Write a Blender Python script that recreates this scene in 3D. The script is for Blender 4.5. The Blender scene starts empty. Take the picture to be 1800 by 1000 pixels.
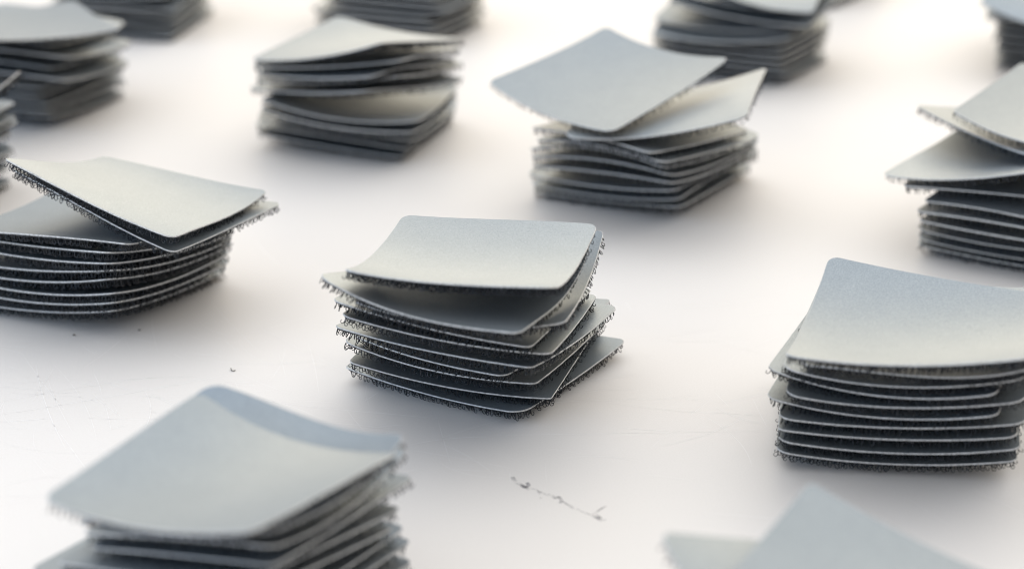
# Stacks of grey hook-backed fastener squares on a white table.
import bpy, math, random
import numpy as np

rng = np.random.RandomState(11)
random.seed(11)
sc = bpy.context.scene
COL = sc.collection

# ------------------------------------------------------------------ camera, lamps, exposure
PITCH, DIST, LENS = math.radians(21.0), 0.563, 74.0
cam_d = bpy.data.cameras.new("camera")
cam_d.lens, cam_d.sensor_width = LENS, 36.0
cam_d.clip_start, cam_d.clip_end = 0.02, 50.0
cam = bpy.data.objects.new("camera", cam_d)
COL.objects.link(cam)
cam.location = (0, -DIST * math.cos(PITCH), DIST * math.sin(PITCH))
cam.rotation_euler = (math.pi / 2 - PITCH, 0, 0)
cam_d.dof.use_dof = True
cam_d.dof.focus_distance = 0.485
cam_d.dof.aperture_fstop = 10.2
cam_d.dof.aperture_blades = 9
sc.camera = cam

world = bpy.data.worlds.new("World")
sc.world = world
world.use_nodes = True
bg = world.node_tree.nodes["Background"]
bg.inputs["Color"].default_value = (1.0, 0.965, 0.938, 1)
bg.inputs["Strength"].default_value = 0.70


def area_lamp(name, loc, target, sx, sy, power, colour):
    d = bpy.data.lights.new(name, 'AREA')
    d.shape = 'RECTANGLE'
    d.size, d.size_y, d.energy, d.color = sx, sy, power, colour
    o = bpy.data.objects.new(name, d)
    COL.objects.link(o)
    o.location = loc
    from mathutils import Vector
    o.rotation_euler = (Vector(target) - Vector(loc)).to_track_quat('-Z', 'Y').to_euler()
    return o


area_lamp("ceiling_lamp", (0.1, 0.2, 1.7), (0, 0.3, 0), 3.4, 3.2, 28, (0.955, 0.975, 1.0))
area_lamp("back_window_lamp", (0.8, 1.85, 0.70), (0, 0.1, 0.05), 3.0, 1.15, 25, (1.0, 0.83, 0.58))
area_lamp("left_window_lamp", (-1.6, -0.5, 0.5), (0, 0.1, 0.03), 2.4, 0.8, 14, (0.38, 0.64, 1.0))
sc.view_settings.view_transform = 'Standard'
sc.view_settings.look = 'None'
sc.view_settings.gamma = 1
sc.cycles.use_denoising = True
sc.cycles.filter_width = 0.9
sc.view_settings.exposure = 0.10


# ------------------------------------------------------------------ materials
def new_mat(name):
    m = bpy.data.materials.new(name)
    m.use_nodes = True
    nt = m.node_tree
    return m, nt, nt.nodes["Principled BSDF"]


def node(nt, kind, **kw):
    n = nt.nodes.new(kind)
    for k, v in kw.items():
        if k in n.inputs:
            n.inputs[k].default_value = v
        else:
            setattr(n, k, v)
    return n


def ramp(nt, src, stops):
    r = nt.nodes.new("ShaderNodeValToRGB")
    nt.links.new(src, r.inputs["Fac"])
    e = r.color_ramp.elements
    while len(e) < len(stops):
        e.new(0.5)
    for q, (p, c) in zip(e, stops):
        q.position, q.color = p, (*c, 1)
    return r.outputs["Color"]


def sheet_material():
    """grey coated textile-plastic: satin, finely grained, a little mottled"""
    m, nt, b = new_mat("grey_coated_sheet")
    geo = node(nt, "ShaderNodeNewGeometry")
    n1 = node(nt, "ShaderNodeTexNoise", Scale=3800.0, Detail=2.0)
    n2 = node(nt, "ShaderNodeTexNoise", Scale=130.0, Detail=5.0, Roughness=0.7)
    nt.links.new(geo.outputs["Position"], n1.inputs["Vector"])
    nt.links.new(geo.outputs["Position"], n2.inputs["Vector"])
    c1 = ramp(nt, n1.outputs["Fac"], [(0.3, (0.26, 0.302, 0.332)), (0.72, (0.39, 0.438, 0.476))])
    c2 = ramp(nt, n2.outputs["Fac"], [(0.3, (0.93, 0.94, 0.95)), (0.7, (1, 1, 1))])
    mx = node(nt, "ShaderNodeMix", data_type='RGBA', blend_type='MULTIPLY')
    mx.inputs["Factor"].default_value = 1
    nt.links.new(c1, mx.inputs[6])
    nt.links.new(c2, mx.inputs[7])
    info = node(nt, "ShaderNodeObjectInfo")
    hsv = node(nt, "ShaderNodeHueSaturation")
    mr = node(nt, "ShaderNodeMapRange")
    mr.inputs["To Min"].default_value = 0.92
    mr.inputs["To Max"].default_value = 1.06
    nt.links.new(info.outputs["Random"], mr.inputs["Value"])
    nt.links.new(mr.outputs["Result"], hsv.inputs["Value"])
    nt.links.new(mx.outputs[2], hsv.inputs["Color"])
    nt.links.new(hsv.outputs["Color"], b.inputs["Base Color"])
    b.inputs["Roughness"].default_value = 0.47
    b.inputs["Specular IOR Level"].default_value = 0.6
    b.inputs["Metallic"].default_value = 0.62
    bp = node(nt, "ShaderNodeBump", Strength=0.35, Distance=0.00006)
    nt.links.new(n1.outputs["Fac"], bp.inputs["Height"])
    nt.links.new(bp.outputs["Normal"], b.inputs["Normal"])
    return m


def edge_material():
    m, nt, b = new_mat("cut_sheet_edge")
    geo = node(nt, "ShaderNodeNewGeometry")
    n1 = node(nt, "ShaderNodeTexNoise", Scale=2200.0, Detail=2.0)
    nt.links.new(geo.outputs["Position"], n1.inputs["Vector"])
    c = ramp(nt, n1.outputs["Fac"], [(0.3, (0.34, 0.35, 0.35)), (0.65, (0.66, 0.67, 0.67))])
    nt.links.new(c, b.inputs["Base Color"])
    b.inputs["Roughness"].default_value = 0.45
    return m


def tape_material():
    m, nt, b = new_mat("dark_woven_tape")
    geo = node(nt, "ShaderNodeNewGeometry")
    n1 = node(nt, "ShaderNodeTexNoise", Scale=1500.0, Detail=2.0)
    nt.links.new(geo.outputs["Position"], n1.inputs["Vector"])
    c = ramp(nt, n1.outputs["Fac"], [(0.42, (0.006, 0.008, 0.011)), (0.7, (0.07, 0.075, 0.085))])
    nt.links.new(c, b.inputs["Base Color"])
    b.inputs["Roughness"].default_value = 0.6
    return m


def hook_material():
    m, nt, b = new_mat("dark_nylon_hook")
    geo = node(nt, "ShaderNodeNewGeometry")
    n1 = node(nt, "ShaderNodeTexNoise", Scale=500.0, Detail=1.0)
    nt.links.new(geo.outputs["Position"], n1.inputs["Vector"])
    c = ramp(nt, n1.outputs["Fac"], [(0.45, (0.004, 0.007, 0.012)), (0.75, (0.026, 0.034, 0.046))])
    nt.links.new(c, b.inputs["Base Color"])
    b.inputs["Roughness"].default_value = 0.2
    b.inputs["Specular IOR Level"].default_value = 0.45
    return m


def table_material():
    m, nt, b = new_mat("white_table_laminate")
    geo = node(nt, "ShaderNodeNewGeometry")
    n1 = node(nt, "ShaderNodeTexNoise", Scale=9.0, Detail=5.0, Roughness=0.6)
    n2 = node(nt, "ShaderNodeTexNoise", Scale=60.0, Detail=6.0, Roughness=0.7)
    n3 = node(nt, "ShaderNodeTexNoise", Scale=2600.0, Detail=1.0)
    for n in (n1, n2, n3):
        nt.links.new(geo.outputs["Position"], n.inputs["Vector"])
    c = ramp(nt, n1.outputs["Fac"], [(0.3, (0.80, 0.782, 0.762)), (0.7, (0.825, 0.808, 0.789))])
    c3 = ramp(nt, n3.outputs["Fac"], [(0.25, (0.94, 0.94, 0.94)), (0.75, (1, 1, 1))])
    mx = node(nt, "ShaderNodeMix", data_type='RGBA', blend_type='MULTIPLY')
    mx.inputs["Factor"].default_value = 1
    nt.links.new(c, mx.inputs[6])
    nt.links.new(c3, mx.inputs[7])
    nt.links.new(mx.outputs[2], b.inputs["Base Color"])
    mr = node(nt, "ShaderNodeMapRange")
    mr.inputs["To Min"].default_value = 0.46
    mr.inputs["To Max"].default_value = 0.6
    nt.links.new(n2.outputs["Fac"], mr.inputs["Value"])
    nt.links.new(mr.outputs["Result"], b.inputs["Roughness"])
    b.inputs["Specular IOR Level"].default_value = 0.16
    return m


def plain(name, rgb, rough, alpha=1.0, low=0.8):
    m, nt, b = new_mat(name)
    geo = node(nt, "ShaderNodeNewGeometry")
    n1 = node(nt, "ShaderNodeTexNoise", Scale=900.0, Detail=2.0)
    nt.links.new(geo.outputs["Position"], n1.inputs["Vector"])
    c = ramp(nt, n1.outputs["Fac"], [(0.3, tuple(q * low for q in rgb)), (0.7, rgb)])
    nt.links.new(c, b.inputs["Base Color"])
    b.inputs["Roughness"].default_value = rough
    if alpha < 1:
        mr = node(nt, "ShaderNodeMapRange")
        mr.inputs["From Min"].default_value = 0.35
        mr.inputs["From Max"].default_value = 0.65
        mr.inputs["To Min"].default_value = 0.0
        mr.inputs["To Max"].default_value = alpha
        n2 = node(nt, "ShaderNodeTexNoise", Scale=420.0, Detail=2.0)
        nt.links.new(geo.outputs["Position"], n2.inputs["Vector"])
        nt.links.new(n2.outputs["Fac"], mr.inputs["Value"])
        nt.links.new(mr.outputs["Result"], b.inputs["Alpha"])
    return m


M_SHEET, M_EDGE, M_TAPE, M_HOOK, M_TABLE = sheet_material(), edge_material(), tape_material(), hook_material(), table_material()
M_SCRATCH = plain("pale_scratch", (0.95, 0.94, 0.93), 0.5, 1.0, 0.93)
M_SCRATCH.node_tree.nodes["Principled BSDF"].inputs["Specular IOR Level"].default_value = 0.25
M_PENCIL = plain("pencil_graphite", (0.30, 0.30, 0.33), 0.5, 0.5)
M_SPECK = plain("dark_dust", (0.12, 0.11, 0.10), 0.8)


def mesh_obj(name, verts, faces, mats, parent=None, smooth=None, mat_idx=None):
    """faces: list of (k, n) int arrays, all triangles or all quads per array"""
    me = bpy.data.meshes.new(name)
    V = np.asarray(verts, dtype=np.float32)
    me.vertices.add(len(V))
    me.vertices.foreach_set("co", V.ravel())
    loops = np.concatenate([f.ravel() for f in faces])
    tot = np.concatenate([np.full(len(f), f.shape[1]) for f in faces])
    start = np.concatenate([[0], np.cumsum(tot)[:-1]])
    me.loops.add(len(loops))
    me.loops.foreach_set("vertex_index", loops.astype(np.int32))
    me.polygons.add(len(tot))
    me.polygons.foreach_set("loop_start", start.astype(np.int32))
    me.polygons.foreach_set("loop_total", tot.astype(np.int32))
    if mat_idx is not None:
        me.polygons.foreach_set("material_index", np.asarray(mat_idx, dtype=np.int32))
    me.polygons.foreach_set("use_smooth", np.ones(len(tot), dtype=bool) if smooth is None else smooth)
    for m in mats:
        me.materials.append(m)
    me.update(calc_edges=True)
    me.validate()
    o = bpy.data.objects.new(name, me)
    COL.objects.link(o)
    if parent is not None:
        o.parent = parent
    return o


# ------------------------------------------------------------------ the table
def build_table():
    x0, x1, y0, y1, t, b = -0.9, 0.9, -0.55, 1.5, 0.018, 0.002
    V, Fq = [], []
    ring = [(x0, y0), (x1, y0), (x1, y1), (x0, y1)]
    for z, inset in ((-t, 0), (-b, 0), (0, b)):
        for (x, y) in ring:
            V.append((x + (inset if x < 0 else -inset), y + (inset if y < 0 else -inset), z))
    for k in range(2):
        for i in range(4):
            j = (i + 1) % 4
            Fq.append((k * 4 + i, k * 4 + j, k * 4 + 4 + j, k * 4 + 4 + i))
    Fq.append((8, 9, 10, 11))
    Fq.append((3, 2, 1, 0))
    o = mesh_obj("table_top", V, [np.array(Fq)], [M_TABLE], smooth=np.zeros(len(Fq), dtype=bool))
    o["kind"] = "structure"
    o["label"] = "white scratched table top under all the stacks"
    return o


table = build_table()


def ribbon(V, Fc, pts, w, z):
    """thin flat strip lying along pts"""
    pts = np.asarray(pts, float)
    d = np.gradient(pts, axis=0)
    n = np.stack([-d[:, 1], d[:, 0]], -1)
    n /= np.linalg.norm(n, axis=1)[:, None] + 1e-12
    w = np.broadcast_to(w, len(pts))[:, None]
    base = len(V)
    for a, c in zip(pts + n * w / 2, pts - n * w / 2):
        V.append((a[0], a[1], z))
        V.append((c[0], c[1], z))
    for i in range(len(pts) - 1):
        k = base + 2 * i
        Fc.append((k, k + 1, k + 3, k + 2))


def build_scratches():
    V, Fc = [], []
    z = 0.00003
    r = np.random.RandomState(5)

    def arc(cx, cy, ang, ln, bend, w):
        s = np.linspace(-0.5, 0.5, 14)
        th = ang + bend * s
        step = np.stack([np.cos(th), np.sin(th)], -1) * ln / 13
        p = np.cumsum(step, 0)
        p += np.array([cx, cy]) - p.mean(0)
        ribbon(V, Fc, p, w * (1 - (2 * s) ** 4 * 0.7), z)
    for (n, xr, yr) in ((180, (-0.16, -0.03), (-0.13, -0.03)), (90, (-0.04, 0.12), (-0.13, -0.02)), (60, (-0.2, 0.2), (-0.14, 0.12))):
        for _ in range(n):
            arc(r.uniform(*xr), r.uniform(*yr), r.choice([0.25, -0.9, 1.9, 0.0, 2.6]) + r.randn() * 0.35,
                r.uniform(0.004, 0.035) * r.uniform(0.5, 1.3), r.randn() * 0.5, r.uniform(0.00005, 0.00015))
    for (a, c, bend, w) in [((-0.11786, -0.08405), (-0.06838, -0.06106), 0.1, 0.00018), ((-0.11635, -0.05411), (-0.09983, -0.10225), 0.15, 0.00018), ((-0.11214, -0.06106), (-0.09968, -0.09331), 0.1, 0.0001), ((-0.02288, -0.09931), (-0.00577, -0.09483), -0.5, 0.0002), ((-0.01692, -0.08717), (-0.01345, -0.10947), 0, 0.0001), ((-0.11701, -0.08779), (-0.10575, -0.08561), 0, 0.0002), ((-0.09931, -0.07115), (-0.08862, -0.08655), 0.2, 0.00012), ((-0.03457, -0.07606), (-0.03154, -0.07115), 0.1, 0.00015), ((-0.03421, -0.08152), (-0.01828, -0.08561), 0.1, 0.0001), ((-0.08697, -0.0728), (-0.07845, -0.07606), 0.1, 0.00013), ((-0.00513, -0.09483), (0.05927, -0.0924), 0, 0.0001), ((0.04001, -0.07444), (0.04521, -0.07606), 0, 0.0001), ((-0.11967, -0.07606), (-0.08479, -0.06106), -0.2, 0.0001), ((-0.11081, -0.05411), (-0.09206, -0.09633), -0.3, 0.0001)]:
        a, c = np.array(a), np.array(c)
        d = c - a
        arc(*((a + c) / 2), math.atan2(d[1], d[0]), np.linalg.norm(d), bend, w)
    o = mesh_obj("scratches", V, [np.array(Fc)], [M_SCRATCH], table)
    o["kind"] = "stuff"


build_scratches()


def build_scribble():
    V, Fc = [], []
    for pts, w in [([(0.0, -0.11593), (0.00061, -0.11786), (0.00146, -0.11923), (0.00268, -0.12059), (0.00388, -0.12222)], 0.0006), ([(0.00183, -0.1195), (0.00292, -0.1214), (0.00366, -0.11977), (0.00318, -0.11868)], 0.0005), ([(0.00389, -0.1214), (0.00546, -0.12222), (0.00592, -0.1241), (0.00614, -0.12623)], 0.0003), ([(0.00593, -0.12302), (0.00689, -0.1241), (0.0076, -0.12517), (0.00798, -0.1241)], 0.00035), ([(0.00845, -0.12463), (0.00914, -0.12623), (0.00989, -0.12517), (0.01056, -0.12729), (0.01006, -0.12835)], 0.00045), ([(0.01056, -0.12729), (0.01126, -0.12835), (0.01206, -0.12966), (0.0131, -0.13122)], 0.0003), ([(0.0122, -0.12913), (0.01287, -0.1307), (0.01345, -0.13122)], 0.0004), ([(0.01335, -0.1307), (0.01484, -0.13252), (0.01658, -0.13381)], 0.0002), ([(0.01657, -0.13406), (0.01757, -0.13252), (0.01883, -0.1307), (0.01983, -0.12966)], 0.00035), ([(0.01657, -0.13406), (0.01771, -0.13509), (0.01837, -0.13636), (0.01957, -0.13585)], 0.0004), ([(0.01731, -0.13329), (0.01798, -0.13432), (0.01853, -0.13534)], 0.00035)]:
        p = np.array(pts, float)
        # smooth the stroke
        s = np.linspace(0, len(p) - 1, len(p) * 5)
        q = np.stack([np.interp(s, range(len(p)), p[:, k]) for k in (0, 1)], -1)
        q[1:-1] = (q[:-2] + 2 * q[1:-1] + q[2:]) / 4
        q[1:-1] = (q[:-2] + 2 * q[1:-1] + q[2:]) / 4
        ribbon(V, Fc, q, w * 1.7, 0.00005)
    o = mesh_obj("pencil_scribble", V, [np.array(Fc)], [M_PENCIL])
    o["label"] = "faint illegible pencil scribble on the bare white table in front of the central stack"
    o["category"] = "scribble"


build_scribble()


def build_speck(x, y, size, label, flat=0.5):
    r = np.random.RandomState(int(abs(x) * 1e5) + 3)
    V, Fc = [], []
    nu, nv = 7, 5
    for j in range(nv):
        ph = math.pi * (j + 0.5) / nv
        for i in range(nu):
            th = 2 * math.pi * i / nu
            k = size * (0.7 + 0.6 * r.rand())
            V.append((k * math.sin(ph) * math.cos(th), 0.8 * k * math.sin(ph) * math.sin(th), size * flat * (1 - math.cos(ph) * 0.95)))
    for j in range(nv - 1):
        for i in range(nu):
            Fc.append((j * nu + i, j * nu + (i + 1) % nu, (j + 1) * nu + (i + 1) % nu, (j + 1) * nu + i))
    V += [(0, 0, 0), (0, 0, size * flat * 2)]
    tri = [(i, (i + 1) % nu, len(V) - 2) for i in range(nu)] + [((nv - 1) * nu + i, (nv - 1) * nu + (i + 1) % nu, len(V) - 1) for i in range(nu)]
    o = mesh_obj("dust_speck", V, [np.array(Fc), np.array(tri)], [M_SPECK])
    o.location = (x, y, 0)
    o["label"], o["category"], o["group"] = label, "speck", "dark specks lying on the table"


def tube(pts, rad, sides=6):
    pts = np.asarray(pts, float)
    d = np.gradient(pts, axis=0)
    d /= np.linalg.norm(d, axis=1)[:, None]
    up = np.array([0, 0, 1.0])
    V, Fc = [], []
    for p, t in zip(pts, d):
        a = np.cross(t, up); a /= np.linalg.norm(a)
        b = np.cross(a, t)
        for k in range(sides):
            th = 2 * math.pi * k / sides
            V.append(p + rad * (math.cos(th) * a + math.sin(th) * b))
    for i in range(len(pts) - 1):
        for k in range(sides):
            Fc.append((i * sides + k, i * sides + (k + 1) % sides, (i + 1) * sides + (k + 1) % sides, (i + 1) * sides + k))
    return V, Fc


build_speck(-0.11018, -0.03594, 0.00045, "left one of two dark dust specks in front of the tidy left stack")
build_speck(-0.09429, -0.03254, 0.0004, "right one of two dark dust specks in front of the tidy left stack")
v, f = tube([(-0.06803, -0.05726, 0.0003), (-0.06776, -0.0583, 0.0002), (-0.06731, -0.05865, 0.00015), (-0.0668, -0.0583, 0.0002)], 0.00011)
fibre = mesh_obj("fibre", v, [np.array(f)], [M_SPECK])
fibre["label"], fibre["category"] = "tiny curved dark fibre lying on the table left of the central stack", "fibre"


# ------------------------------------------------------------------ the fastener squares
HALF = 0.025
SHEET_T, TAPE_T = 0.00036, 0.00028


def surf(p, u, v):
    """the bent top surface of one square; u, v run from -1 to 1"""
    x, y, z, yaw, a, b, kx, ky, kxy, cx, cy, su, sv, cm = p
    Z = z + a * u + b * v + kx * u * u + ky * v * v + kxy * u * v + cx * u ** 3 + cy * v ** 3 + cm * u * u * v
    hu, hv = HALF * su, HALF * sv
    A = a + kxy * v
    Iu = (A * A * u + 2 * A * kx * u * u + 4 * kx * kx * u ** 3 / 3 + 2 * A * cx * u ** 3 + 3 * kx * cx * u ** 4) / (2 * hu)
    B = b + kxy * u
    Iv = (B * B * v + 2 * B * ky * v * v + 4 * ky * ky * v ** 3 / 3 + 2 * B * cy * v ** 3 + 3 * ky * cy * v ** 4) / (2 * hv)
    X, Y = hu * u - Iu, hv * v - Iv
    c, s = math.cos(yaw), math.sin(yaw)
    return np.stack([x + c * X - s * Y, y + s * X + c * Y, Z], -1)


def frame(p, u, v):
    h = 1e-3
    P = surf(p, u, v)
    tu = surf(p, u + h, v) - surf(p, u - h, v)
    tv = surf(p, u, v + h) - surf(p, u, v - h)
    tu /= np.linalg.norm(tu, axis=-1)[..., None]
    n = np.cross(tu, tv)
    n /= np.linalg.norm(n, axis=-1)[..., None]
    tv = np.cross(n, tu)
    return P, tu, tv, n


def outline(radii, per_side, per_corner):
    """rounded square outline in u, v, counter-clockwise; radii in units of the half side"""
    pts = []
    cs = [(1, -1), (1, 1), (-1, 1), (-1, -1)]
    for k, (cx, cy) in enumerate(cs):
        r = radii[k]
        a0 = -math.pi / 2 + k * math.pi / 2
        for i in range(per_corner + 1):
            th = a0 + (math.pi / 2) * i / per_corner
            pts.append((cx - cx * r + r * math.cos(th), cy - cy * r + r * math.sin(th)))
        nx, ny = cs[(k + 1) % 4]
        rn = radii[(k + 1) % 4]
        th = a0 + math.pi / 2
        s = np.array(pts[-1])
        e = np.array((nx - nx * rn + rn * math.cos(th), ny - ny * rn + rn * math.sin(th)))
        for i in range(1, per_side):
            pts.append(tuple(s + (e - s) * i / per_side))
    return np.array(pts)


def ring_quads(n, rings, offset=0, flip=False):
    i = np.arange(n)
    j = (i + 1) % n
    q = []
    for k in range(rings - 1):
        a, b = offset + k * n, offset + (k + 1) * n
        q.append(np.stack([a + i, a + j, b + j, b + i], -1) if not flip else np.stack([a + i, b + i, b + j, a + j], -1))
    return np.concatenate(q)


RINGS = np.array([1.0, 0.97, 0.90, 0.78, 0.64, 0.5, 0.36, 0.22, 0.1])


def build_sheet(p, root, origin, radii, sharp, r):
    o2 = outline(radii, 22 if sharp else 14, 6)
    n = len(o2)
    # top skin
    UV = (RINGS[:, None, None] * o2[None]).reshape(-1, 2)
    UV = np.vstack([UV, [[0, 0]]])
    P, tu, tv, nn = frame(p, UV[:, 0], UV[:, 1])
    top = P
    nt = len(top)
    Ft = ring_quads(n, len(RINGS))
    i = np.arange(n)
    c = (len(RINGS) - 1) * n
    Tt = np.stack([c + i, c + (i + 1) % n, np.full(n, nt - 1)], -1)
    # rim: a slightly rounded cut edge, its own vertices
    Pe, tue, tve, ne = frame(p, o2[:, 0], o2[:, 1])
    out = np.roll(Pe, -1, 0) - np.roll(Pe, 1, 0)
    out = np.cross(out, ne)
    out /= np.linalg.norm(out, axis=1)[:, None]
    rough = (r.randn(n) * 0.00003)[:, None]
    rim = np.concatenate([Pe, Pe + out * 0.00007 - ne * SHEET_T * 0.18, Pe + out * (0.00009 + rough) - ne * SHEET_T * 0.55, Pe - ne * SHEET_T + out * rough])
    Fr = ring_quads(n, 4, nt, True)
    # under skin
    k0 = nt + len(rim)
    UVb = np.vstack([(np.array([1.0, 0.6, 0.25])[:, None, None] * o2[None]).reshape(-1, 2), [[0, 0]]])
    Pb, _, _, nb = frame(p, UVb[:, 0], UVb[:, 1])
    bot = Pb - nb * SHEET_T
    Fb = ring_quads(n, 3, k0, True)
    Tb = np.stack([k0 + 2 * n + (i + 1) % n, k0 + 2 * n + i, np.full(n, k0 + 3 * n)], -1)
    V = np.concatenate([top, rim, bot]) - origin
    mi = [0] * len(Ft) + [1] * len(Fr) + [0] * len(Fb) + [0] * (len(Tt) + len(Tb))
    return mesh_obj("backing_sheet", V, [np.concatenate([Ft, Fr, Fb]), np.concatenate([Tt, Tb])], [M_SHEET, M_EDGE], root, mat_idx=mi)


def build_tape(p, root, origin, radii, sharp, r):
    o2 = outline(radii, 60 if sharp else 22, 6)
    n = len(o2)
    jag = 1 - 0.004 - 0.010 * r.rand(n)[:, None]
    rings = [o2 * jag, o2 * (jag - 0.004), o2 * 0.6, o2 * 0.2]
    Vs = []
    for k, (q, h) in enumerate(zip([rings[0]] + rings, (0, 1, 1, 1, 1))):
        P, _, _, nn = frame(p, q[:, 0], q[:, 1])
        Vs.append(P - nn * (SHEET_T * 0.98 + TAPE_T * h * (1 + (0.5 * r.randn(n)[:, None] if k == 1 else 0))))
    P, _, _, nn = frame(p, np.zeros(1), np.zeros(1))
    Vs.append(P - nn * (SHEET_T + TAPE_T))
    i = np.arange(n)
    Fq = ring_quads(n, 5, 0, True)
    Tb = np.stack([4 * n + (i + 1) % n, 4 * n + i, np.full(n, 5 * n)], -1)
    return mesh_obj("woven_tape", np.concatenate(Vs) - origin, [Fq, Tb], [M_TAPE], root)


PROFILE = np.array([(0, 0.1), (-0.10, -0.45), (-0.04, -0.98), (0.16, -1.38), (0.46, -1.50), (0.70, -1.30), (0.74, -1.00), (0.56, -0.80)]) * 1.03e-3
PROFILE_LOW = PROFILE[[0, 2, 4, 5]]
PROFILE_MID = PROFILE[[0, 2, 3, 4, 6]]


def hook_batch(p, uv, row, axis, prof, rad, r):
    m, k = len(uv), len(prof)
    P, tu, tv, nn = frame(p, uv[:, 0], uv[:, 1])
    base = P - nn * (SHEET_T + TAPE_T * 0.9)
    d, s = (tu, tv) if axis == 0 else (tv, tu)
    sign = np.where(row % 2 == 0, 1.0, -1.0)
    sign *= np.where(r.rand(m) < 0.08, -1, 1)
    ang = r.randn(m) * 0.2 + np.where(sign < 0, math.pi, 0)
    D = np.cos(ang)[:, None] * d + np.sin(ang)[:, None] * s
    Sd = np.cross(nn, D)
    lean = r.randn(m) * 0.12
    tilt = r.randn(m) * 0.10
    sx = 0.85 + 0.3 * r.rand(m)
    sz = 0.88 + 0.2 * r.rand(m)
    a = prof[:, 0][None] * sx[:, None] - prof[:, 1][None] * tilt[:, None]
    h = prof[:, 1][None] * sz[:, None]
    w = -h * lean[:, None]
    C = base[:, None] + a[..., None] * D[:, None] + h[..., None] * nn[:, None] + w[..., None] * Sd[:, None]
    T = np.gradient(C, axis=1)
    T /= np.linalg.norm(T, axis=2)[..., None]
    E1 = np.broadcast_to(Sd[:, None], T.shape)
    E2 = np.cross(T, E1)
    taper = np.linspace(1.15, 0.75, k)[None, :, None]
    vs = []
    for q in range(3):
        th = 2 * math.pi * q / 3
        vs.append(C + rad * taper * (math.cos(th) * E1 + math.sin(th) * E2))
    V = np.stack(vs, 2).reshape(-1, 3)          # m, k, 3
    idx = (np.arange(m)[:, None, None] * k + np.arange(k - 1)[None, :, None]) * 3
    q = np.arange(3)[None, None]
    q2 = (q + 1) % 3
    Fq = np.stack([idx + q, idx + q2, idx + 3 + q2, idx + 3 + q], -1).reshape(-1, 4)
    return V, Fq


def build_hooks(p, root, origin, radii, sharp, r):
    axis = int(r.rand() < 0.5)
    n = 43 if sharp else 37
    g = np.linspace(-0.975, 0.975, n)
    U, Vv = np.meshgrid(g, g)
    I, J = np.meshgrid(np.arange(n), np.arange(n))
    ring = np.minimum(np.minimum(I, n - 1 - I), np.minimum(J, n - 1 - J)).ravel()
    uv = np.stack([U.ravel(), Vv.ravel()], -1)
    row = (J if axis == 0 else I).ravel()
    uv = uv + r.randn(*uv.shape) * 0.006
    uv = np.clip(uv, -0.99, 0.99)
    # rounded corners carry no hooks
    keep = np.ones(len(uv), bool)
    for k, (cx, cy) in enumerate([(1, -1), (1, 1), (-1, 1), (-1, -1)]):
        rr = radii[k]
        dx, dy = uv[:, 0] * cx - (1 - rr), uv[:, 1] * cy - (1 - rr)
        keep &= ~((dx > 0) & (dy > 0) & (np.hypot(dx, dy) > rr * 0.99))
    keep &= r.rand(len(uv)) > 0.05
    outer = keep & (ring < (2 if sharp else 1))
    inner = keep & (ring >= (2 if sharp else 1))
    if not sharp:
        inner &= (I.ravel() % 2 == 0) & (J.ravel() % 2 == 0)
    Va, Fa = hook_batch(p, uv[outer], row[outer], axis, PROFILE if sharp else PROFILE_MID, 0.00011 if sharp else 0.00014, r)
    Vb, Fb = hook_batch(p, uv[inner], row[inner], axis, PROFILE_LOW, 0.00013 if sharp else 0.00024, r)
    o = mesh_obj("hooks", np.concatenate([Va, Vb]) - origin, [np.concatenate([Fa, Fb + len(Va)])], [M_HOOK], root)
    o["kind"] = "stuff"
    return o


ORD = ["bottom", "second", "third", "fourth", "fifth", "sixth", "seventh", "eighth", "ninth", "top"]
STACK_TEXT = {
    "centre": ("the crisply focused central stack", "stack in the middle"),
    "right": ("the neat sharp stack cut by the right edge", ""),
    "left": ("the tidy stack at the left, beyond two dark specks", ""),
    "back_right": ("the blurred stack directly behind and right of centre", ""),
    "back_left": ("the split blurred stack behind and left of centre", ""),
    "far_right": ("the far stack behind the large blue-white square", ""),
    "upper_left": ("the large blurred stack in the upper left corner", ""),
    "far_left": ("the cropped stack behind the upper left corner stack", ""),
    "far_centre": ("the cropped navy stack at the top, left of middle", ""),
    "far_corner": ("the cropped stack in the upper right corner", ""),
    "far_back": ("the farthest stack, a dark blur at the top", ""),
    "left_edge": ("the stack barely showing at the left edge", ""),
    "right_back": ("the stack with yellowish tilted top at the right edge", ""),
    "front_right": ("the nearest stack, cropped at the bottom right", ""),
    "front_left": ("the big blurred stack at the bottom left", ""),
}
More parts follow.
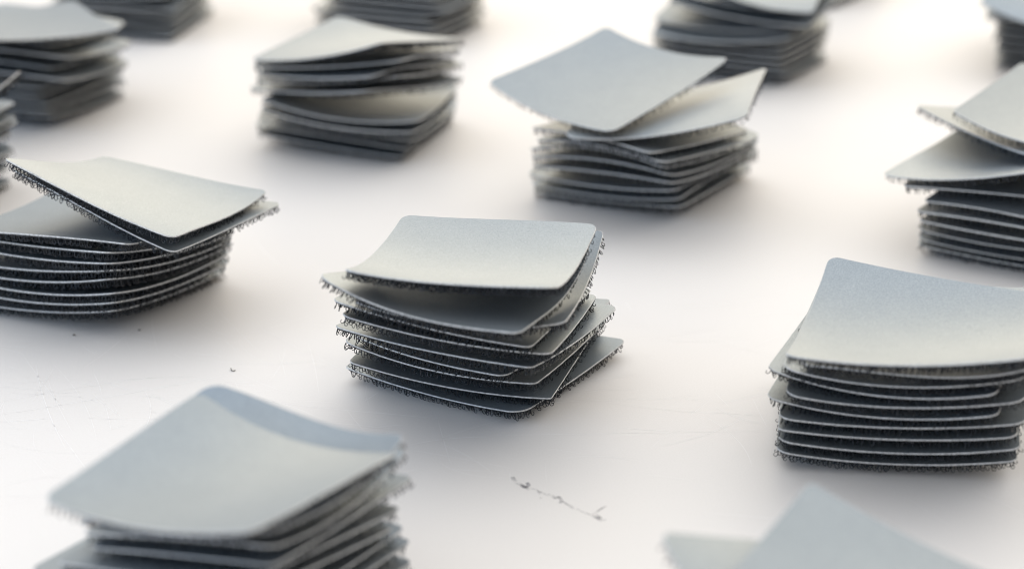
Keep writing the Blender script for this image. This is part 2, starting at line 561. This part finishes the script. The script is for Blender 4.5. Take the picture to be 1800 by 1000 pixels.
SPECIAL = {
    ("centre", 0): "lowest square of the sharp central stack, its fringe of hooks touching the table",
    ("centre", 1): "square with a pointed front corner, second from bottom of the central stack",
    ("centre", 4): "square jutting to the right, fifth from bottom of the central stack",
    ("centre", 7): "square with tall narrow corner behind the top one on the central stack",
    ("centre", 8): "cupped square just under the top one of the central stack",
    ("centre", 9): "curled grey square with rear half bent up, topping the central stack",
    ("right", 4): "square poking out left, fifth from bottom of the sharp right-hand stack",
    ("right", 6): "square poking out left, seventh from bottom of the sharp right-hand stack",
    ("right", 8): "square hidden just under the grainy top of the sharp right-hand stack",
    ("right", 9): "grainy grey square with raised back, topping the sharp right-hand stack",
    ("left", 7): "blue-shaded square under the two tilted ones on the tidy left stack",
    ("left", 8): "tilted square with corner pointing right, second from top of tidy left stack",
    ("left", 9): "tilted cream-tinted square topping the tidy stack at the left",
    ("back_right", 8): "skewed pale square pointing right beneath the large blue-white one",
    ("back_right", 9): "large bent blue-white square topping the stack behind and right of centre",
    ("back_left", 4): "square under the dark open gap of the split stack behind left",
    ("back_left", 5): "square just above the dark gap of the split stack behind left",
    ("back_left", 9): "pale kinked square topping the split stack behind and left of centre",
    ("upper_left", 9): "pale dished square topping the large blurred stack in the upper left corner",
    ("right_back", 7): "blue-shaded square under the tilted pair on the upper right edge stack",
    ("right_back", 8): "tilted square below the yellowish top of the upper right edge stack",
    ("right_back", 9): "yellowish tilted square topping the stack at the upper right edge",
    ("front_left", 8): "square whose back edge rises behind the top one, big bottom-left stack",
    ("front_left", 9): "large dished grey square topping the big blurred bottom-left stack",
    ("front_right", 8): "cream corner pointing left under the nearest blurred grey square",
    ("front_right", 9): "nearest blurred grey square at the bottom right of the picture",
    ("left_edge", 9): "bright upturned square topping the stack barely showing at the left edge",
}

# one row per square, bottom to top: x, y, z (mm), turn (deg), then tilt, curl and twist (mm), then size factors
STACKS = {
    "centre": [
        (-5.82, -57.59, 2.53, -31.57, -0.12, 0.29, 1.23, 0.64, 0.06, 0.04, 0.03, 0.985, 0.990, -0.173),
        (-7.80, -58.56, 6.28, -15.92, -1.34, -0.13, 1.66, 0.09, 0.40, 0.09, -0.07, 0.978, 0.997, -0.134),
        (-7.94, -61.45, 9.46, -21.97, -1.27, -0.94, 2.12, 0.65, -0.06, -0.26, -0.10, 0.964, 0.976, -0.244),
        (-6.33, -65.57, 14.19, -31.34, 0.03, 0.30, 1.52, 0.98, 0.33, -0.19, -0.02, 0.821, 0.984, 0.239),
        (-7.59, -74.46, 18.74, -26.26, -0.50, -0.99, 1.07, 1.29, -0.23, -0.12, -0.06, 0.991, 0.951, -0.023),
        (-8.89, -79.20, 23.16, -14.71, -1.94, -2.10, 1.40, 0.89, 0.16, -0.03, -0.06, 0.955, 0.952, -0.086),
        (-10.46, -80.72, 27.00, -18.05, -2.30, -2.42, 1.22, 0.15, 0.28, -0.06, -0.04, 0.919, 0.958, 0.045),
        (-5.92, -88.22, 30.85, -13.03, 1.10, -0.09, 3.18, 3.29, 1.55, 0.25, 0.67, 0.929, 0.964, 0.070),
        (-11.41, -99.09, 37.07, -20.84, -0.16, -0.24, 1.02, 4.21, 2.27, -0.75, 2.34, 0.916, 0.931, -2.035),
        (-8.03, -99.61, 43.46, -13.18, 0.73, -0.39, 0.60, 2.72, 0.34, -0.40, -0.46, 0.902, 0.923, -0.581),
    ],
    "right": [
        (86.24, -92.51, 3.43, -8.81, 0.62, -0.00, 1.63, 0.44, -0.17, -0.01, 0.03, 1.022, 1.001, -0.272),
        (87.18, -93.80, 6.47, -10.90, 1.05, -0.12, 1.86, 0.40, -0.20, 0.11, 0.02, 1.022, 1.001, -0.149),
        (86.84, -94.80, 9.63, -11.75, 1.30, -0.51, 1.48, 0.43, -0.20, 0.00, -0.02, 1.005, 0.996, 0.029),
        (87.90, -95.69, 12.60, -13.00, 1.77, -0.66, 1.61, 0.40, -0.26, 0.02, -0.02, 1.032, 0.999, -0.052),
        (86.21, -95.81, 15.65, -19.41, 1.37, 0.13, 2.45, 0.38, -0.35, -0.14, 0.03, 0.985, 1.007, -0.186),
        (88.16, -98.33, 19.22, -13.94, 1.62, -0.01, 2.24, 0.40, -0.44, -0.20, 0.01, 0.997, 1.006, 0.004),
        (86.42, -98.16, 21.72, -22.10, 0.93, 0.26, 3.12, 0.33, -0.22, -0.13, 0.03, 0.977, 1.004, -0.200),
        (88.39, -100.49, 24.88, -17.07, 1.70, 0.03, 3.02, 0.32, -0.42, -0.16, 0.01, 1.009, 1.004, -0.042),
        (92.08, -103.97, 29.16, -20.19, 0.39, 1.18, 2.29, 1.08, -1.41, 1.63, 0.08, 0.983, 1.011, 0.033),
        (85.57, -118.63, 34.45, -18.24, 0.52, 0.13, 1.24, 3.41, -2.35, -0.09, 0.22, 0.968, 0.994, -0.605),
    ],
    "left": [
        (-110.10, -7.38, 2.57, -25.73, 0.71, -0.60, 1.12, 1.12, -1.87, 0.16, -0.18, 1.003, 1.003, -0.447),
        (-108.30, -11.34, 5.56, -27.17, 1.09, -0.90, 1.54, 1.58, -1.36, 0.10, -0.13, 1.002, 1.003, -0.310),
        (-107.63, -13.30, 8.28, -27.47, 1.23, -1.12, 1.73, 1.91, -1.12, 0.04, -0.14, 1.003, 1.003, -0.222),
        (-107.10, -14.21, 11.24, -28.67, 1.81, -1.61, 1.73, 1.91, -1.42, -0.02, -0.10, 1.003, 1.007, -0.144),
        (-106.32, -15.97, 14.44, -28.83, 1.87, -1.93, 1.30, 1.79, -1.36, -0.10, -0.07, 1.009, 0.988, -0.076),
        (-106.08, -17.56, 18.29, -29.82, 0.97, -2.29, 1.12, 1.40, -1.08, -0.12, 0.02, 1.008, 0.987, -0.127),
        (-105.84, -18.71, 21.42, -30.85, 1.06, -2.61, 0.61, 1.48, -1.17, -0.16, -0.06, 1.007, 0.985, -0.065),
        (-107.39, -21.53, 25.82, -19.14, 1.33, -2.80, -0.41, 1.56, 0.17, -0.21, -0.06, 1.027, 1.010, -0.103),
        (-91.67, -23.80, 31.57, -24.70, -4.41, -4.44, 0.26, 0.21, 3.49, 0.78, -0.34, 0.981, 0.987, -0.047),
        (-93.22, -28.03, 35.37, -19.65, -5.20, -4.99, 0.59, 1.28, 2.51, 0.49, 1.01, 0.948, 0.973, -0.249),
    ],
    "back_right": [
        (39.95, 81.88, 3.07, -29.63, 1.02, -0.21, 0.62, 0.24, -0.65, 0.04, 0.03, 0.995, 1.043, -0.031),
        (40.24, 79.56, 6.87, -32.06, 1.63, 0.05, 1.42, -1.18, -0.39, 0.17, 0.07, 1.012, 1.035, 0.065),
        (39.63, 75.25, 9.87, -34.30, 1.55, 0.13, 1.40, -0.02, -0.58, 0.06, 0.05, 1.018, 1.013, 0.060),
        (39.54, 68.99, 14.14, -35.66, 1.28, 0.27, -0.56, 2.02, -0.71, -0.09, 0.09, 0.969, 0.988, 0.084),
        (39.02, 67.98, 18.01, -36.56, 1.07, 0.04, -2.04, 1.89, -1.00, -0.03, 0.04, 0.995, 0.989, 0.007),
        (38.20, 65.73, 22.31, -38.81, 0.76, -0.33, -3.18, 1.07, -1.36, 0.02, 0.01, 0.981, 0.977, -0.039),
        (39.50, 57.86, 25.39, -40.76, 0.35, -0.92, -1.73, 0.61, -0.98, 0.06, 0.12, 0.932, 0.966, 0.107),
        (36.69, 55.09, 28.11, -42.87, 0.30, -1.12, -1.23, 0.54, -0.65, -0.01, 0.07, 0.884, 0.915, -0.020),
        (44.93, 51.03, 33.77, -12.81, 5.58, -1.33, 2.39, -0.73, 0.59, -0.48, 0.80, 1.019, 1.012, 0.063),
        (27.76, 60.77, 38.24, -44.77, -1.04, 4.21, 2.78, 0.78, 1.05, -0.32, 0.42, 0.970, 1.016, 0.021),
    ],
    "back_left": [
        (-50.51, 136.00, 3.23, -18.64, -1.31, -0.26, 0.63, -0.03, 0.29, -0.06, -0.01, 1.007, 0.974, -0.025),
        (-50.21, 136.41, 6.44, -17.64, -1.84, -0.03, 0.06, 0.36, -0.22, -0.01, -0.01, 1.037, 0.993, 0.030),
        (-49.19, 130.80, 9.09, -16.65, -2.57, 0.45, 0.55, 2.18, -0.91, -0.10, -0.01, 1.031, 1.001, -0.003),
        (-48.33, 123.98, 11.94, -14.89, -1.64, -0.22, 1.66, 1.76, 0.10, -0.21, 0.08, 1.001, 1.003, -0.532),
        (-47.98, 123.86, 14.57, -13.75, -1.99, -0.25, 2.48, 1.77, -0.38, -0.18, 0.13, 1.005, 0.995, -0.432),
        (-49.28, 121.77, 22.21, -37.03, 1.58, -1.80, 0.88, 0.84, -2.12, -0.00, 0.78, 1.002, 0.974, -0.166),
        (-47.99, 123.10, 25.28, -21.92, 0.95, -1.93, 1.28, 1.06, -2.17, 0.01, 0.18, 1.012, 1.002, -0.060),
        (-48.40, 117.85, 28.99, -30.48, 1.37, -3.06, 1.13, -0.34, -1.26, -0.03, 1.45, 0.892, 0.964, 0.137),
        (-48.16, 120.56, 32.04, -20.39, 1.24, -2.41, 1.02, -0.31, -2.04, -0.00, 0.36, 1.010, 1.002, 0.035),
        (-47.39, 114.93, 36.11, -29.53, 2.57, -1.77, 1.76, 0.08, -3.19, -0.05, 0.26, 0.991, 0.992, -0.017),
    ],
    "far_right": [
        (83.92, 221.65, 3.46, -26.86, -0.27, -1.31, 0.36, 0.72, -0.43, -0.04, -0.03, 1.016, 0.936, -0.111),
        (83.09, 222.16, 6.47, -26.80, -0.14, -0.82, 0.37, 0.73, -0.22, -0.01, -0.01, 1.000, 1.000, -0.036),
        (83.25, 221.91, 9.37, -28.04, -0.08, -0.50, 0.37, 0.73, -0.11, -0.00, -0.00, 1.000, 1.000, -0.011),
        (83.70, 221.12, 12.27, -28.96, -0.05, -0.30, 0.37, 0.73, -0.06, -0.00, -0.00, 1.000, 1.000, -0.003),
        (83.91, 221.34, 15.17, -28.78, -0.03, -0.18, 0.37, 0.73, -0.03, -0.00, -0.00, 1.000, 1.000, -0.001),
        (80.74, 215.26, 19.34, -18.75, 0.87, 0.27, 2.20, -1.73, -0.27, 0.05, 0.09, 0.991, 1.011, -0.034),
        (82.65, 218.45, 22.32, -22.89, 0.57, 0.15, 2.22, -1.72, -0.14, 0.02, 0.03, 1.000, 1.000, -0.012),
        (88.81, 213.84, 27.02, -24.48, -1.38, -0.10, 1.82, -1.34, 0.71, -0.05, -0.14, 1.036, 1.007, 0.090),
        (86.94, 217.60, 30.59, -25.64, -1.01, -0.31, 1.85, -1.28, 0.40, -0.02, -0.06, 0.999, 1.000, 0.018),
        (90.95, 207.81, 34.24, -18.15, -1.82, -0.30, 2.68, -2.02, 1.93, -0.07, 0.22, 0.819, 1.002, 0.073),
    ],
    "upper_left": [
        (-166.21, 168.39, 3.33, -21.34, -0.27, -1.19, 0.36, 0.70, -0.39, -0.04, -0.03, 1.019, 0.920, -0.097),
        (-165.86, 168.51, 6.35, -22.15, -0.12, -0.74, 0.38, 0.70, -0.21, -0.01, -0.01, 1.000, 1.000, -0.032),
        (-166.21, 168.37, 9.25, -20.64, -0.07, -0.44, 0.38, 0.70, -0.10, -0.00, -0.00, 1.000, 1.000, -0.010),
        (-167.43, 168.21, 12.15, -22.34, -0.04, -0.27, 0.38, 0.70, -0.05, -0.00, -0.00, 1.000, 1.000, -0.003),
        (-167.13, 167.63, 15.05, -21.03, -0.03, -0.16, 0.38, 0.70, -0.03, -0.00, -0.00, 1.000, 1.000, -0.001),
        (-160.63, 155.10, 20.14, -16.83, -1.78, -1.60, -0.37, 0.98, -1.04, -0.22, -0.07, 1.014, 0.955, -0.308),
        (-163.19, 161.86, 23.31, -19.29, -1.14, -0.91, -0.36, 0.99, -0.53, -0.07, -0.02, 1.000, 1.000, -0.091),
        (-159.60, 154.77, 26.97, -17.26, -1.25, -2.18, -0.65, 1.12, -0.89, -0.12, -0.09, 1.009, 0.962, -0.196),
        (-163.39, 162.84, 29.90, -20.52, -0.74, -1.32, -0.65, 1.12, -0.45, -0.04, -0.03, 1.000, 1.000, -0.060),
        (-160.88, 144.83, 33.97, 28.14, -1.15, -1.05, 1.67, 0.93, 0.57, 0.17, 0.00, 1.062, 1.009, -0.085),
    ],
    "far_left": [
        (-148.51, 284.14, 2.68, -12.12, -0.38, 0.15, 0.34, 0.22, 0.10, -0.05, 0.05, 1.000, 1.001, 0.037),
        (-149.36, 284.60, 6.98, -9.72, -0.50, -0.22, -0.90, 0.27, 1.08, -0.00, 0.01, 1.000, 1.000, 0.001),
        (-148.75, 283.77, 10.58, -8.37, -0.24, -0.44, -1.62, 0.75, 1.07, -0.01, 0.00, 1.000, 1.000, 0.002),
        (-148.08, 282.45, 14.78, -8.42, 0.49, -0.11, -0.47, -1.25, 0.70, -0.00, 0.00, 1.000, 1.000, -0.002),
        (-148.68, 282.15, 17.80, -12.76, 0.22, 0.42, 1.50, 0.06, 0.01, -0.00, 0.00, 1.000, 1.000, -0.001),
        (-149.32, 283.87, 21.21, -13.66, 0.39, 0.01, 2.05, -0.87, 0.17, -0.00, 0.00, 1.000, 1.000, 0.000),
        (-149.67, 284.39, 24.72, -11.68, 0.27, 0.11, 1.39, 0.67, -0.06, -0.00, 0.00, 1.000, 1.000, 0.000),
        (-151.07, 283.12, 28.56, -12.39, 0.26, -0.42, -0.08, 2.10, 0.45, 0.01, 0.00, 1.000, 1.000, 0.000),
        (-149.90, 283.95, 32.91, -12.22, 1.25, -0.40, -0.84, 1.90, 0.36, -0.03, 0.01, 1.000, 0.999, 0.016),
        (-146.75, 285.07, 36.73, -11.33, 1.38, 0.81, -0.51, 1.61, 0.94, -0.01, -0.02, 1.000, 0.999, 0.004),
    ],
    "far_centre": [
        (-42.94, 275.53, 2.84, -23.68, 0.17, -0.79, 0.25, 0.61, -0.53, -0.03, -0.02, 0.999, 0.946, -0.101),
        (-42.60, 275.67, 5.86, -24.49, 0.16, -0.52, 0.26, 0.62, -0.28, -0.00, -0.01, 1.000, 1.000, -0.034),
        (-42.95, 275.52, 8.77, -22.98, 0.10, -0.32, 0.27, 0.62, -0.14, -0.00, -0.00, 1.000, 1.000, -0.011),
        (-44.16, 275.36, 11.67, -24.68, 0.06, -0.19, 0.27, 0.62, -0.07, -0.00, -0.00, 1.000, 1.000, -0.003),
        (-39.17, 275.08, 14.46, -21.42, 0.08, -0.08, 0.26, 0.61, -0.04, 0.00, 0.00, 0.994, 0.997, 0.001),
        (-41.25, 275.10, 17.36, -23.15, 0.05, -0.05, 0.26, 0.61, -0.02, 0.00, 0.00, 1.000, 1.000, 0.000),
        (-41.94, 275.48, 20.26, -23.60, 0.03, -0.03, 0.26, 0.61, -0.01, 0.00, 0.00, 1.000, 1.000, 0.000),
        (-42.18, 275.93, 23.16, -24.93, 0.02, -0.02, 0.26, 0.61, -0.01, 0.00, 0.00, 1.000, 1.000, 0.000),
        (-43.06, 276.96, 26.06, -25.55, 0.01, -0.01, 0.26, 0.61, -0.00, 0.00, 0.00, 1.000, 1.000, 0.000),
        (-43.22, 276.45, 28.96, -25.40, 0.01, -0.01, 0.26, 0.61, -0.00, 0.00, 0.00, 1.000, 1.000, 0.000),
    ],
    "far_corner": [
        (207.83, 232.74, 2.67, -21.67, 0.32, 0.33, 0.38, 0.38, -0.12, 0.04, 0.04, 0.992, 1.002, 0.037),
        (208.17, 232.82, 5.57, -22.52, 0.19, 0.20, 0.38, 0.38, -0.06, 0.01, 0.01, 1.000, 1.000, 0.011),
        (207.83, 232.70, 8.47, -20.99, 0.12, 0.12, 0.38, 0.38, -0.03, 0.00, 0.00, 1.000, 1.000, 0.003),
        (206.62, 232.56, 11.37, -22.68, 0.07, 0.07, 0.38, 0.38, -0.02, 0.00, 0.00, 1.000, 1.000, 0.001),
        (206.92, 231.98, 14.27, -21.36, 0.04, 0.04, 0.38, 0.38, -0.01, 0.00, 0.00, 1.000, 1.000, 0.000),
        (207.18, 232.16, 17.17, -22.11, 0.02, 0.03, 0.38, 0.38, -0.00, 0.00, 0.00, 1.000, 1.000, 0.000),
        (207.66, 232.62, 20.07, -22.07, 0.01, 0.02, 0.38, 0.38, -0.00, 0.00, 0.00, 1.000, 1.000, 0.000),
        (200.52, 225.10, 24.50, -18.73, 0.46, 1.53, 0.08, -0.26, -0.49, 0.11, 0.19, 1.007, 1.015, 0.149),
        (203.63, 230.03, 27.80, -21.36, 0.19, 1.04, 0.12, -0.24, -0.26, 0.03, 0.06, 1.000, 1.000, 0.052),
        (199.42, 210.61, 29.57, -35.70, -1.16, 3.71, 2.05, -3.09, 1.93, -0.58, 0.51, 0.999, 1.004, -0.031),
    ],
    "far_back": [
        (123.46, 343.70, 2.70, -33.55, -0.33, 0.33, 0.37, 0.36, 0.14, -0.04, 0.05, 0.996, 1.010, 0.046),
        (123.05, 343.93, 5.60, -32.44, -0.20, 0.20, 0.37, 0.36, 0.07, -0.01, 0.01, 1.000, 1.000, 0.014),
        (123.05, 343.71, 8.50, -34.62, -0.12, 0.12, 0.37, 0.36, 0.04, -0.00, 0.00, 1.000, 1.000, 0.004),
        (123.15, 344.08, 11.40, -34.71, -0.07, 0.07, 0.37, 0.36, 0.02, -0.00, 0.00, 1.000, 1.000, 0.001),
        (123.20, 344.16, 14.30, -32.08, -0.04, 0.04, 0.37, 0.36, 0.01, -0.00, 0.00, 1.000, 1.000, 0.000),
        (123.14, 344.21, 17.20, -31.80, -0.03, 0.03, 0.37, 0.36, 0.00, -0.00, 0.00, 1.000, 1.000, 0.000),
        (123.24, 344.31, 20.10, -31.67, -0.02, 0.02, 0.37, 0.36, 0.00, -0.00, 0.00, 1.000, 1.000, 0.000),
        (123.63, 343.25, 23.00, -31.75, -0.01, 0.01, 0.37, 0.36, 0.00, -0.00, 0.00, 1.000, 1.000, 0.000),
        (123.91, 343.58, 25.90, -32.62, -0.01, 0.01, 0.37, 0.36, 0.00, -0.00, 0.00, 1.000, 1.000, 0.000),
        (122.81, 343.69, 28.80, -33.77, -0.00, 0.00, 0.37, 0.36, 0.00, -0.00, 0.00, 1.000, 1.000, 0.000),
    ],
    "left_edge": [
        (-181.88, 67.02, 3.75, -13.78, -0.15, -1.62, 0.40, 0.71, -0.49, -0.04, -0.06, 1.012, 0.913, -0.111),
        (-182.74, 67.60, 6.88, -13.65, -0.01, -1.03, 0.42, 0.72, -0.26, -0.01, -0.02, 1.000, 1.000, -0.037),
        (-182.56, 67.36, 9.81, -14.92, 0.02, -0.66, 0.42, 0.73, -0.13, -0.00, -0.01, 1.000, 1.000, -0.011),
        (-182.10, 66.53, 12.71, -15.86, 0.01, -0.40, 0.42, 0.73, -0.07, -0.00, -0.00, 1.000, 1.000, -0.003),
        (-180.37, 60.16, 15.98, -23.99, -0.35, -0.60, 0.24, 0.55, -0.21, -0.06, -0.06, 1.006, 0.993, -0.062),
        (-180.83, 64.02, 18.88, -19.03, -0.21, -0.36, 0.24, 0.55, -0.11, -0.02, -0.02, 1.000, 1.000, -0.018),
        (-179.27, 65.46, 21.74, -18.09, -0.28, -0.38, 0.15, 0.46, -0.14, -0.01, -0.01, 1.000, 1.000, -0.006),
        (-179.45, 62.98, 24.53, -19.83, -0.40, -0.49, 0.06, 0.42, -0.18, -0.03, -0.01, 1.003, 0.996, -0.039),
        (-179.75, 65.34, 27.37, -17.66, -0.26, -0.31, 0.05, 0.41, -0.10, -0.01, -0.01, 1.001, 1.000, -0.013),
        (-171.83, 58.25, 30.26, -19.94, -4.05, -1.32, 9.87, 0.64, 3.90, -0.38, 0.17, 0.924, 0.973, -0.007),
    ],
    "right_back": [
        (145.35, 32.78, 2.69, -27.36, -0.36, 0.40, 0.67, 0.32, 0.11, -0.03, 0.06, 0.994, 1.018, -0.039),
        (145.35, 31.52, 6.78, -27.44, 0.03, 0.63, 1.27, -1.58, -0.15, -0.01, 0.04, 1.001, 1.000, 0.035),
        (144.88, 28.12, 9.24, -27.73, 0.06, 0.54, 1.48, -0.11, -0.41, 0.00, 0.06, 0.999, 1.004, 0.014),
        (144.53, 22.21, 12.41, -31.42, 0.06, 1.39, 0.56, 2.44, -0.37, -0.04, 0.17, 0.991, 1.010, -0.091),
        (143.37, 22.31, 16.49, -31.64, 0.08, 1.32, -0.80, 1.89, -0.16, 0.04, 0.13, 0.995, 1.004, -0.139),
        (145.51, 21.17, 20.33, -33.75, -0.39, 1.32, -1.54, 1.00, -0.08, 0.07, 0.08, 0.992, 1.003, -0.194),
        (138.75, 28.34, 23.25, -23.87, 1.83, 0.56, -0.24, 1.34, 0.89, 0.24, 0.08, 1.008, 1.001, 0.042),
        (135.82, 24.63, 26.87, -39.61, 3.71, -1.52, 1.70, 0.94, -2.58, -0.44, 1.32, 1.000, 1.004, -0.089),
        (147.89, 40.97, 30.97, -59.79, 0.71, -1.15, 1.02, 1.60, 1.81, 0.18, 0.32, 0.999, 1.002, -0.018),
        (153.74, 32.76, 35.20, -33.76, -1.47, -0.15, 6.46, 0.20, -1.64, 1.13, -0.02, 0.994, 1.001, -0.022),
    ],
    "front_right": [
        (56.46, -217.29, 2.75, -38.00, 0.00, 0.00, 0.50, 0.50, 0.00, 0.00, 0.00, 1.000, 1.000, 0.000),
        (56.54, -217.02, 5.65, -38.58, 0.00, 0.00, 0.50, 0.50, 0.00, 0.00, 0.00, 1.000, 1.000, 0.000),
        (56.66, -216.97, 8.55, -40.27, 0.00, 0.00, 0.50, 0.50, 0.00, 0.00, 0.00, 1.000, 1.000, 0.000),
        (56.67, -217.76, 11.45, -37.56, 0.00, 0.00, 0.50, 0.50, 0.00, 0.00, 0.00, 1.000, 1.000, 0.000),
        (56.27, -217.40, 14.35, -36.61, 0.00, 0.00, 0.50, 0.50, 0.00, 0.00, 0.00, 1.000, 1.000, 0.000),
        (55.94, -217.74, 17.25, -37.95, 0.00, 0.00, 0.50, 0.50, 0.00, 0.00, 0.00, 1.000, 1.000, 0.000),
        (56.88, -218.03, 20.15, -38.16, 0.00, 0.00, 0.50, 0.50, 0.00, 0.00, 0.00, 1.000, 1.000, 0.000),
        (56.64, -217.72, 23.05, -38.19, 0.00, 0.00, 0.50, 0.50, 0.00, 0.00, 0.00, 1.000, 1.000, 0.000),
        (55.46, -229.38, 28.47, -64.42, -3.63, -3.21, 0.86, 0.45, 4.17, 0.08, 0.19, 0.999, 0.989, -0.039),
        (59.88, -231.86, 31.56, -29.67, -4.27, 0.05, 2.04, 0.80, -1.39, 0.25, 0.10, 0.997, 0.999, 0.008),
    ],
    "front_left": [
        (-52.84, -177.64, 4.22, -30.00, 1.96, -1.85, 0.32, 0.22, -2.01, 0.10, -0.10, 0.897, 0.928, -0.148),
        (-52.89, -176.38, 8.26, -30.94, 1.49, -1.42, 0.38, 0.28, -1.06, 0.04, -0.04, 0.999, 0.999, -0.055),
        (-53.18, -176.64, 11.81, -29.44, 1.08, -1.09, 0.42, 0.33, -0.58, 0.02, -0.03, 1.000, 1.000, -0.025),
        (-54.28, -177.12, 15.07, -31.05, 0.78, -0.75, 0.45, 0.35, -0.31, 0.01, -0.01, 1.000, 1.000, -0.014),
        (-52.25, -182.72, 19.11, -29.97, 2.09, -1.99, 0.43, 0.25, -1.54, 0.07, -0.06, 0.879, 0.925, -0.100),
        (-51.20, -182.88, 22.20, -30.72, 2.60, -1.83, 0.46, 0.18, -1.29, 0.09, -0.06, 0.876, 0.947, -0.064),
        (-47.07, -181.91, 26.06, -28.09, 2.79, -1.19, -0.08, 0.30, -0.53, -0.00, -0.04, 0.816, 0.920, 0.114),
        (-47.99, -183.47, 29.11, -27.78, 2.80, 0.56, -0.43, 3.11, -1.04, -0.17, 0.30, 0.832, 0.887, -0.033),
        (-49.18, -183.42, 32.94, -34.73, 0.93, 2.00, -0.15, 3.06, -2.91, 2.56, 0.91, 0.965, 0.744, 2.238),
        (-49.52, -199.37, 40.02, -27.97, 0.72, -1.05, 3.23, 0.07, -1.74, -0.44, -0.33, 0.864, 0.892, 0.695),
    ],
}
SHARP = {"centre", "right", "left"}
SHARP_CORNERS = {("front_left", 8): (0.1, 0.12, 0.26, 0.1), ("centre", 1): (0.03, 0.08, 0.08, 0.06), ("centre", 7): (0.07, 0.1, 0.1, 0.05), ("centre", 0): (0.16, 0.09, 0.1, 0.04)}


def build_square(stack, k, row):
    r = np.random.RandomState(sum(map(ord, stack)) * 31 + k * 7)
    p = np.array(row, float)
    p[:3] *= 1e-3
    p[3] = math.radians(p[3])
    p[4:11] *= 1e-3
    p[13] *= 1e-3
    origin = np.array([p[0], p[1], max(0.0, p[2] - 0.0025)])
    root = bpy.data.objects.new("fastener_square", None)
    root.empty_display_size = 0.01
    COL.objects.link(root)
    root.location = origin
    root["category"] = "fastener square"
    root["group"] = "grey hook-backed fastener squares in stacks"
    what = STACK_TEXT[stack][0]
    if (stack, k) in SPECIAL:
        root["label"] = SPECIAL[(stack, k)]
    elif k == 0:
        root["label"] = "lowest grey square of " + what
    elif k == 9:
        root["label"] = "topmost grey square of " + what
    else:
        root["label"] = "grey square, %s from bottom of %s" % (ORD[k], what)
    radii = SHARP_CORNERS.get((stack, k), tuple(0.06 + 0.07 * r.rand(4)))
    sharp = stack in SHARP
    build_sheet(p, root, origin, radii, sharp, r)
    build_tape(p, root, origin, radii, sharp, r)
    build_hooks(p, root, origin, radii, sharp, r)


for stack, rows in STACKS.items():
    for k, row in enumerate(rows):
        build_square(stack, k, row)
